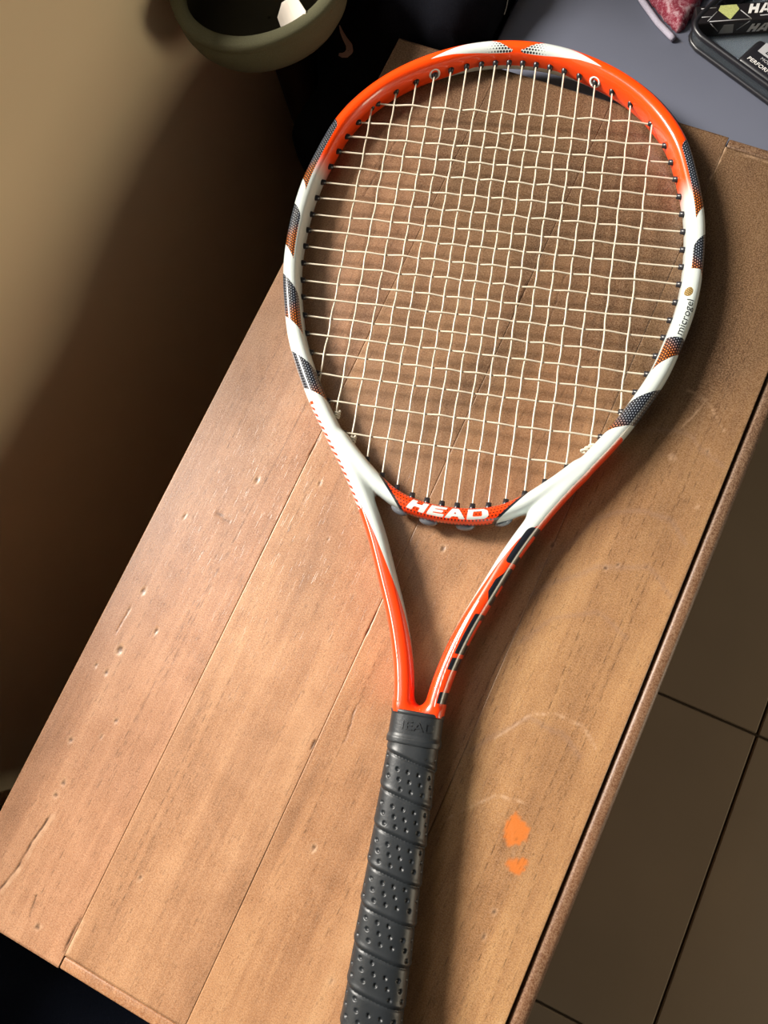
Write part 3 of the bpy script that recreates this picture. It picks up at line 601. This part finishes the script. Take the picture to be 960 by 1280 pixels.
# soft red and white pouch
tp = NT('mottled_red_cloth'); n1 = tp.noise(tp.coord(), 95, 4, .65, 1.2); n2 = tp.noise(tp.coord(), 420, 3, .7); c = tp.ramp(tp.M('ADD', tp.M('MULTIPLY', n1, .7), tp.M('MULTIPLY', n2, .3)), [(.40, (.50, .33, .36)), (.48, (.34, .12, .15)), (.55, (.20, .012, .03)), (.66, (.42, .22, .26))])
tp.bump(n2, .3, .0008); M_POUCH = tp.out(color=c, rough=.9, spec=.1)
M_HEM = fabric('pale_lilac_cloth', (.46, .43, .52))
pouch = empty('cloth_pouch', (.1613, .8048, DZ), 'mottled red and white cloth pouch with pale hem lying on the grey desk', 'pouch')
def cushion(name, poly, z0, hgt, mat, parent, inset=.006, seed=1):
    p = np.array(poly); lo, hi = p.min(0) - .002, p.max(0) + .002; hh = .0016; xs = np.arange(lo[0], hi[0], hh); ys = np.arange(lo[1], hi[1], hh); X, Y = np.meshgrid(xs, ys, indexing='ij')
    d = poly_sdf(X, Y, poly); t_ = np.clip(d / inset, 0, 1); Z = hgt * np.sqrt(1 - (1 - t_) ** 2) * (1 + .10 * vnoise(np.stack([X * 60, Y * 60, X * 0 + seed], -1), seed)); zs = np.arange(-.002, hgt * 1.4, hh)
    ins = np.where(d > 0, Z, -.004 + np.minimum(d, 0)); Fv = np.maximum(zs[None, None, :] - ins[:, :, None], -zs[None, None, :] - .0004)
    Vv, Qv = surface_nets(Fv, (lo[0], lo[1], -.002), hh); Vv[:, 2] = np.maximum(Vv[:, 2], 0) + z0; return np_mesh(name, Vv, Qv, mat, parent)
pl = [(-.022, -.010), (-.006, -.028), (.014, -.0435), (.028, -.0525), (.032, -.049), (.036, -.025), (.041, .02), (.045, .06), (.0, .07), (-.025, .04)]
cushion('pouch_body', [(x * .97 + .001, y * .95 + .004) for x, y in pl], 0, .009, M_POUCH, pouch, .008)
hem = [(-.0225, -.008), (-.006, -.0275), (.013, -.043), (.0285, -.0525)]
tube('pouch_hem', [(x, y, .0024) for x, y in resample(np.array(hem), .003)], .0023, M_HEM, pouch, 8)

# clear box with black rim
M_CLEAR = NT('clear_plastic'); M_CLEAR = M_CLEAR.out(color=(.80, .90, .95), rough=.06, trans=.92, ior=1.25)
box = empty('plastic_case', (.197, .760, DZ), 'black rimmed clear plastic case holding black packets, on the grey desk', 'case')
C0 = np.array([.197, .7545]); e1_ = np.array([.272, .7235]) - C0; e1_ = e1_ / np.linalg.norm(e1_); e2_ = np.array([.2165, .805]) - C0; e2_ = e2_ / np.linalg.norm(e2_)
def cs(a, b_): p = C0 + e1_ * a + e2_ * b_; return (p[0] - .197, p[1] - .760)
rimp = [cs(.16, 0), cs(.012, 0), cs(.005, .002), cs(.001, .006), cs(0, .013), cs(0, .15)]
rimp = resample(np.array(rimp), .003)
bm_obj('case_base', fill_poly([cs(.002, .004), cs(.004, .001), cs(.16, .001), cs(.16, .15), cs(.001, .15)][::-1], 0.0004, .0014), M_CLEAR, box)
for zc, rd, mt in ((.0022, .0020, M_BLACK), (.0135, .0021, M_BLACK)):
    off = 0.0 if zc < .01 else 0.0
    tube('case_rim', [(x, y, zc) for x, y in rimp], rd, mt, box, 10)
wv_ = [(x, y, z_) for x, y in rimp for z_ in (.003, .0130)]; mesh_obj('case_wall', wv_, [(2 * i, 2 * i + 2, 2 * i + 3, 2 * i + 1) for i in range(len(rimp) - 1)], NT('smoky_plastic').out(color=(.05, .06, .07), rough=.12, alpha=.8), box)
# long black box inside
def oriented(o, ang): o.rotation_euler.z = ang; return o
XD = math.atan2(.42, .90)   # along the picture's horizontal on the desk plane
pk = empty('black_box', (.2049, .7599, DZ + .0016), 'long black box with yellow-green crest and white letters inside the clear case', 'box'); pk.rotation_euler.z = XD * .93
bm_obj('box_body', box_bm(-.004, .12, -.0005, .0145, 0, .013, .0009, 2), plain('black_card', (.014, .012, .014), .3, .5), pk)
M_CREST = plain('yellow_green_print', (.50, .54, .20), .5, nscale=900, namp=.35); M_GREY = plain('grey_print', (.42, .43, .45), .5); M_GREYD = plain('dim_grey_print', (.20, .21, .22), .5)
cr_ = [(.0135, .0135), (.0245, .0135), (.0262, .0095), (.0195, .0012), (.0118, .0095)]
bm_obj('crest', fill_poly(cr_, .0130, .0132), M_CREST, pk)
for a, b_ in (((.0108, .0085), (.0040, .0010)), ((.0270, .0085), (.0335, .0012)), ((.0050, .0005), (.034, .0005)), ((.0, .0118), (.0105, .0120)), ((.0, .0046), (.0072, .0046))):
    tube('print_line', [(a[0], a[1], .0131), (b_[0], b_[1], .0131)], .00032, M_GREY, pk, 5)
def flat_text(body, size, parent, mat, loc, rot=0, tilt=0., shear=.25, sx=1.1, bold=.0):
    Vt, Ft = text_mesh(body, size, .00008); Vt[:, 0] = Vt[:, 0] * sx + Vt[:, 1] * shear; o = mesh_obj('lettering', Vt, Ft, mat, parent, False); o.location = loc; o.rotation_euler = (tilt, 0, rot); return o
def block_HA(parent, mat, loc, s, tilt=0.):
    bm = bmesh.new(); sh_ = .28
    for p in ([(0, 0), (.28, 0), (.28, 1), (0, 1)], [(.56, 0), (.84, 0), (.84, 1), (.56, 1)], [(.281, .36), (.559, .36), (.559, .66), (.281, .66)],
              [(.96, 0), (1.26, 0), (1.49, 1), (1.26, 1)], [(1.70, 0), (2.0, 0), (1.74, 1), (1.50, 1)], [(1.33, .2), (1.65, .2), (1.60, .40), (1.37, .40)]):
        lo = [bm.verts.new(((x + y * sh_) * s, y * s, 0)) for x, y in p]; hi = [bm.verts.new(((x + y * sh_) * s, y * s, .0003)) for x, y in p]
        bm.faces.new(lo[::-1]); bm.faces.new(hi)
        for i in range(4): bm.faces.new((lo[i], lo[(i + 1) % 4], hi[(i + 1) % 4], hi[i]))
    o = bm_obj('lettering', bm, mat, parent); o.location = loc; o.rotation_euler.x = tilt; return o
block_HA(pk, M_WHITE, (.0318, .0052, .01300), .0078); block_HA(pk, M_GREY, (.0335, -.0007, .0030), .0068, math.pi / 2)
tube('print_line', [(.040, .0030, .0131), (.10, .0030, .0131)], .0003, M_GREY, pk, 5)
bm_obj('crest', fill_poly([(.014, .0028), (.024, .0028), (.0225, .0105), (.0158, .0105)], 0, .0002), M_GREYD, pk).matrix_local = Matrix.Translation((0, -.0006, 0)) @ Matrix.Rotation(math.pi / 2, 4, 'X')
for a, b_ in (((.006, .0125), (.013, .005)), ((.033, .0125), (.026, .005))): tube('print_line', [(a[0], -.0006, a[1]), (b_[0], -.0006, b_[1])], .0003, M_GREYD, pk, 5)
# black packet with a pale label
pc = empty('black_packet', (.2554, .7480, DZ + .0016), 'small black packet with pale grey label in the clear case corner', 'packet'); pc.rotation_euler.z = math.atan2(e1_[1], e1_[0])
bm_obj('packet_body', box_bm(-.014, .05, -.013, .011, 0, .011, .0035, 4), M_BLACK, pc, True)
bm_obj('packet_label', box_bm(-.0075, .048, .001, .0098, .0108, .0112), M_GREY, pc)
flat_text('BE', .0075, pc, M_BLACK, (-.003, .0026, .01125)); flat_text('PERFORMANCE', .0042, pc, M_WHITE, (-.009, -.0085, .01105), 0, 0, .1); flat_text('MODEL', .0034, pc, M_GREY, (-.002, -.0030, .01105), 0, 0, .1)
# black strap across the case
tag(bm_obj('black_strap', box_bm(-.02, .05, -.0045, .0045, 0, .002, .0008), M_BLACK), 'flat black strap crossing the case behind the black box', 'strap')
st = bpy.data.objects['black_strap']; st.location = (.226, .806, DZ + .0030); st.rotation_euler.z = 1.0

# ------------------------------------------------------------------ black sports garment heaped in the corner
def lump(name, boxes, mat, k=.03, hh=.008, nz=.010, seed=3, cut=None, lo=None, hi=None, parent=None, nscale=(28, 28, 7)):
    lo, hi = np.array(lo), np.array(hi); ax_ = [np.arange(lo[i] - .016, hi[i] + .017, hh) for i in range(3)]; X, Y, Z = np.meshgrid(*ax_, indexing='ij'); D_ = None
    for (cx, cy, cz), (a, b_, c_), r in boxes:
        qx, qy, qz = abs(X - cx) - a + r, abs(Y - cy) - b_ + r, abs(Z - cz) - c_ + r
        d = np.sqrt(np.maximum(qx, 0) ** 2 + np.maximum(qy, 0) ** 2 + np.maximum(qz, 0) ** 2) + np.minimum(np.maximum(qx, np.maximum(qy, qz)), 0) - r; D_ = d if D_ is None else smin(D_, d, k)
    Pn = np.stack([X * nscale[0], Y * nscale[1], Z * nscale[2]], -1); D_ = D_ + nz * vnoise(Pn, seed) + nz * .4 * vnoise(Pn * 2.3, seed + 1)
    if cut is not None: D_ = np.maximum(D_, cut(X, Y, Z))
    D_ = np.maximum(D_, .002 - Z); Vv, Qv = surface_nets(D_, (ax_[0][0], ax_[1][0], ax_[2][0]), hh); return np_mesh(name, Vv, Qv, mat, parent)
def cut_j(X, Y, Z):
    tb = np.maximum(np.maximum(-.006 - X, Y - (L + .006)) * -1, 0)   # keep clear of the table: X < -0.006 or Y > L
    c1 = np.minimum(X + .007, L + .007 - Y); c2 = X - .062
    c3 = np.maximum(-.108 - X, -1)
    return np.maximum(np.maximum(c1, c2), c3)
jk = empty('black_garment', (-.02, .78, 0), 'black sports garment with a hooked print heaped in the corner behind the table', 'garment')
body = lump('garment_body', [((-.02, .83, .29), (.082, .140, .300), .05), ((-.060, .70, .24), (.042, .075, .25), .04), ((.012, .83, TZ - .01), (.056, .135, .036), .025)], M_JACKET, lo=(-.115, .6, 0), hi=(.12, .99, .66), cut=cut_j, parent=jk)
body.matrix_parent_inverse = Matrix.Translation((.02, -.78, 0))
bt = BVHTree.FromPolygons([v.co[:] for v in body.data.vertices], [tuple(p.vertices) for p in body.data.polygons])
def ray(pxl):
    d = right * ((pxl[0] - 480) / 980) + down * ((pxl[1] - 640) / 980) + fwd; r = bt.ray_cast(CAM, d.normalized()); return r
def on_cloth(name, pts, mat, lift=.0009):
    # a strip hugging the cloth: rows (x, y, half width) of a trace, dropped on to the garment
    P = resample(np.array(pts, float), .8); T = np.gradient(P[:, :2], axis=0); T /= np.linalg.norm(T, axis=1)[:, None]; Vv = []; nn = 5
    for p, t_ in zip(P, T):
        for k in range(nn):
            w = (k / (nn - 1) * 2 - 1) * p[2]; r = ray((p[0] - t_[1] * w, p[1] + t_[0] * w)); Vv.append((r[0] + r[1] * lift) if r[0] is not None else None)
    ok = [v is not None for v in Vv]; Fv = [q for i in range(len(P) - 1) for k in range(nn - 1) for q in [(i * nn + k, i * nn + k + 1, (i + 1) * nn + k + 1, (i + 1) * nn + k)] if all(ok[j] for j in q)]
    o = mesh_obj(name, [v if v is not None else (0, .8, .3) for v in Vv], Fv, mat, jk); o.matrix_parent_inverse = Matrix.Translation((.02, -.78, 0)); return o
on_cloth('hooked_print', [(425.5, 31, .6), (428, 39, 2.0), (432.5, 48, 3.0), (437.5, 56, 4.0), (438, 63, 4.4), (434, 67.5, 4.0), (429, 68.5, 3.0), (424.5, 67.5, 2.0)], M_SWOOSH)['label'] = 'grey-pink hooked swoosh print'
on_cloth('zip', [(626, 60, .7), (630, 44, .7), (634, 28, .7), (637, 14, .7), (644, 1, .7), (648, -8, .7)], M_ZIP)['label'] = 'thin pale zip'
on_cloth('zip', [(629, 18, .5), (632, 8, .5), (634, -4, .5)], M_ZIP)

# ------------------------------------------------------------------ olive bag hanging on the wall, tag inside
bag = empty('fabric_bag', (-.0935, .651, TZ + .055), 'olive green open-topped fabric bag hanging against the beige wall', 'bag')
def lathe_ell(prof, n=72, sx=1., sy=1., wob=.0):
    Vv = []; 
    for k, (r, z_) in enumerate(prof):
        for i in range(n):
            a = 2 * math.pi * i / n; w = 1 + wob * math.sin(3 * a + .6) + wob * .6 * math.sin(2 * a + 1 + k * .1); Vv.append((r * sx * w * math.cos(a), r * sy * w * math.sin(a), z_))
    Fv = [(k * n + i, k * n + (i + 1) % n, (k + 1) * n + (i + 1) % n, (k + 1) * n + i) for k in range(len(prof) - 1) for i in range(n)]; return Vv, Fv
mesh_obj('bag_body', *lathe_ell([(.0635, -.003), (.0640, -.008), (.0635, -.014), (.061, -.022), (.056, -.030), (.047, -.036), (.034, -.040), (.018, -.042), (.001, -.043)], wob=.02), M_OLIVE, bag)
mesh_obj('bag_rim', *lathe_ell([(.0630, -.0055), (.0644, -.003), (.0642, .0012), (.0622, .0028), (.0575, .0034), (.0545, .0022), (.0537, -.001), (.0540, -.006)], wob=.02), M_OLIVE, bag)['label'] = 'rolled rim of the bag'
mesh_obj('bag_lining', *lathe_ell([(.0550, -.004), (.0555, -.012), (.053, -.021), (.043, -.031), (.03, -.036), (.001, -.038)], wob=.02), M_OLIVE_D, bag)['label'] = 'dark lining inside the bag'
tube('hanging_loop', [(-.064, .02, 0), (-.074, .022, .03), (-.0765, .03, .06), (-.0765, .045, .06), (-.074, .052, .03), (-.060, .05, 0)], .002, M_OLIVE, bag)
pt = [(-.011, -.014), (.003, -.016), (.0115, -.008), (.010, .006), (.004, .0045), (-.001, .007), (-.009, .005), (-.0105, -.004)]
pg = fill_poly(pt, 0, .0005); 
for v in pg.verts: v.co.z += .0015 * math.sin(v.co.x * 300) 
tg_ = tag(bm_obj('paper_tag', pg, M_PAPER), 'crumpled off-white paper tag tucked inside the rim of the olive bag', 'tag')
tg_.scale = (1.35, 1.35, 1); tg_.location = (-.0585, .6325, TZ + .050); tg_.rotation_euler = (.5, -.9, .5)

# ------------------------------------------------------------------ dark fabric below the near end of the table
pf = lump('fabric_pouf', [((.10, -.17, .22), (.26, .13, .23), .06)], M_NAVY, lo=(-.155, -.32, 0), hi=(.37, -.02, .47), nz=.008, hh=.010, nscale=(22, 22, 22))  # raised and widened out of view to block the fill light
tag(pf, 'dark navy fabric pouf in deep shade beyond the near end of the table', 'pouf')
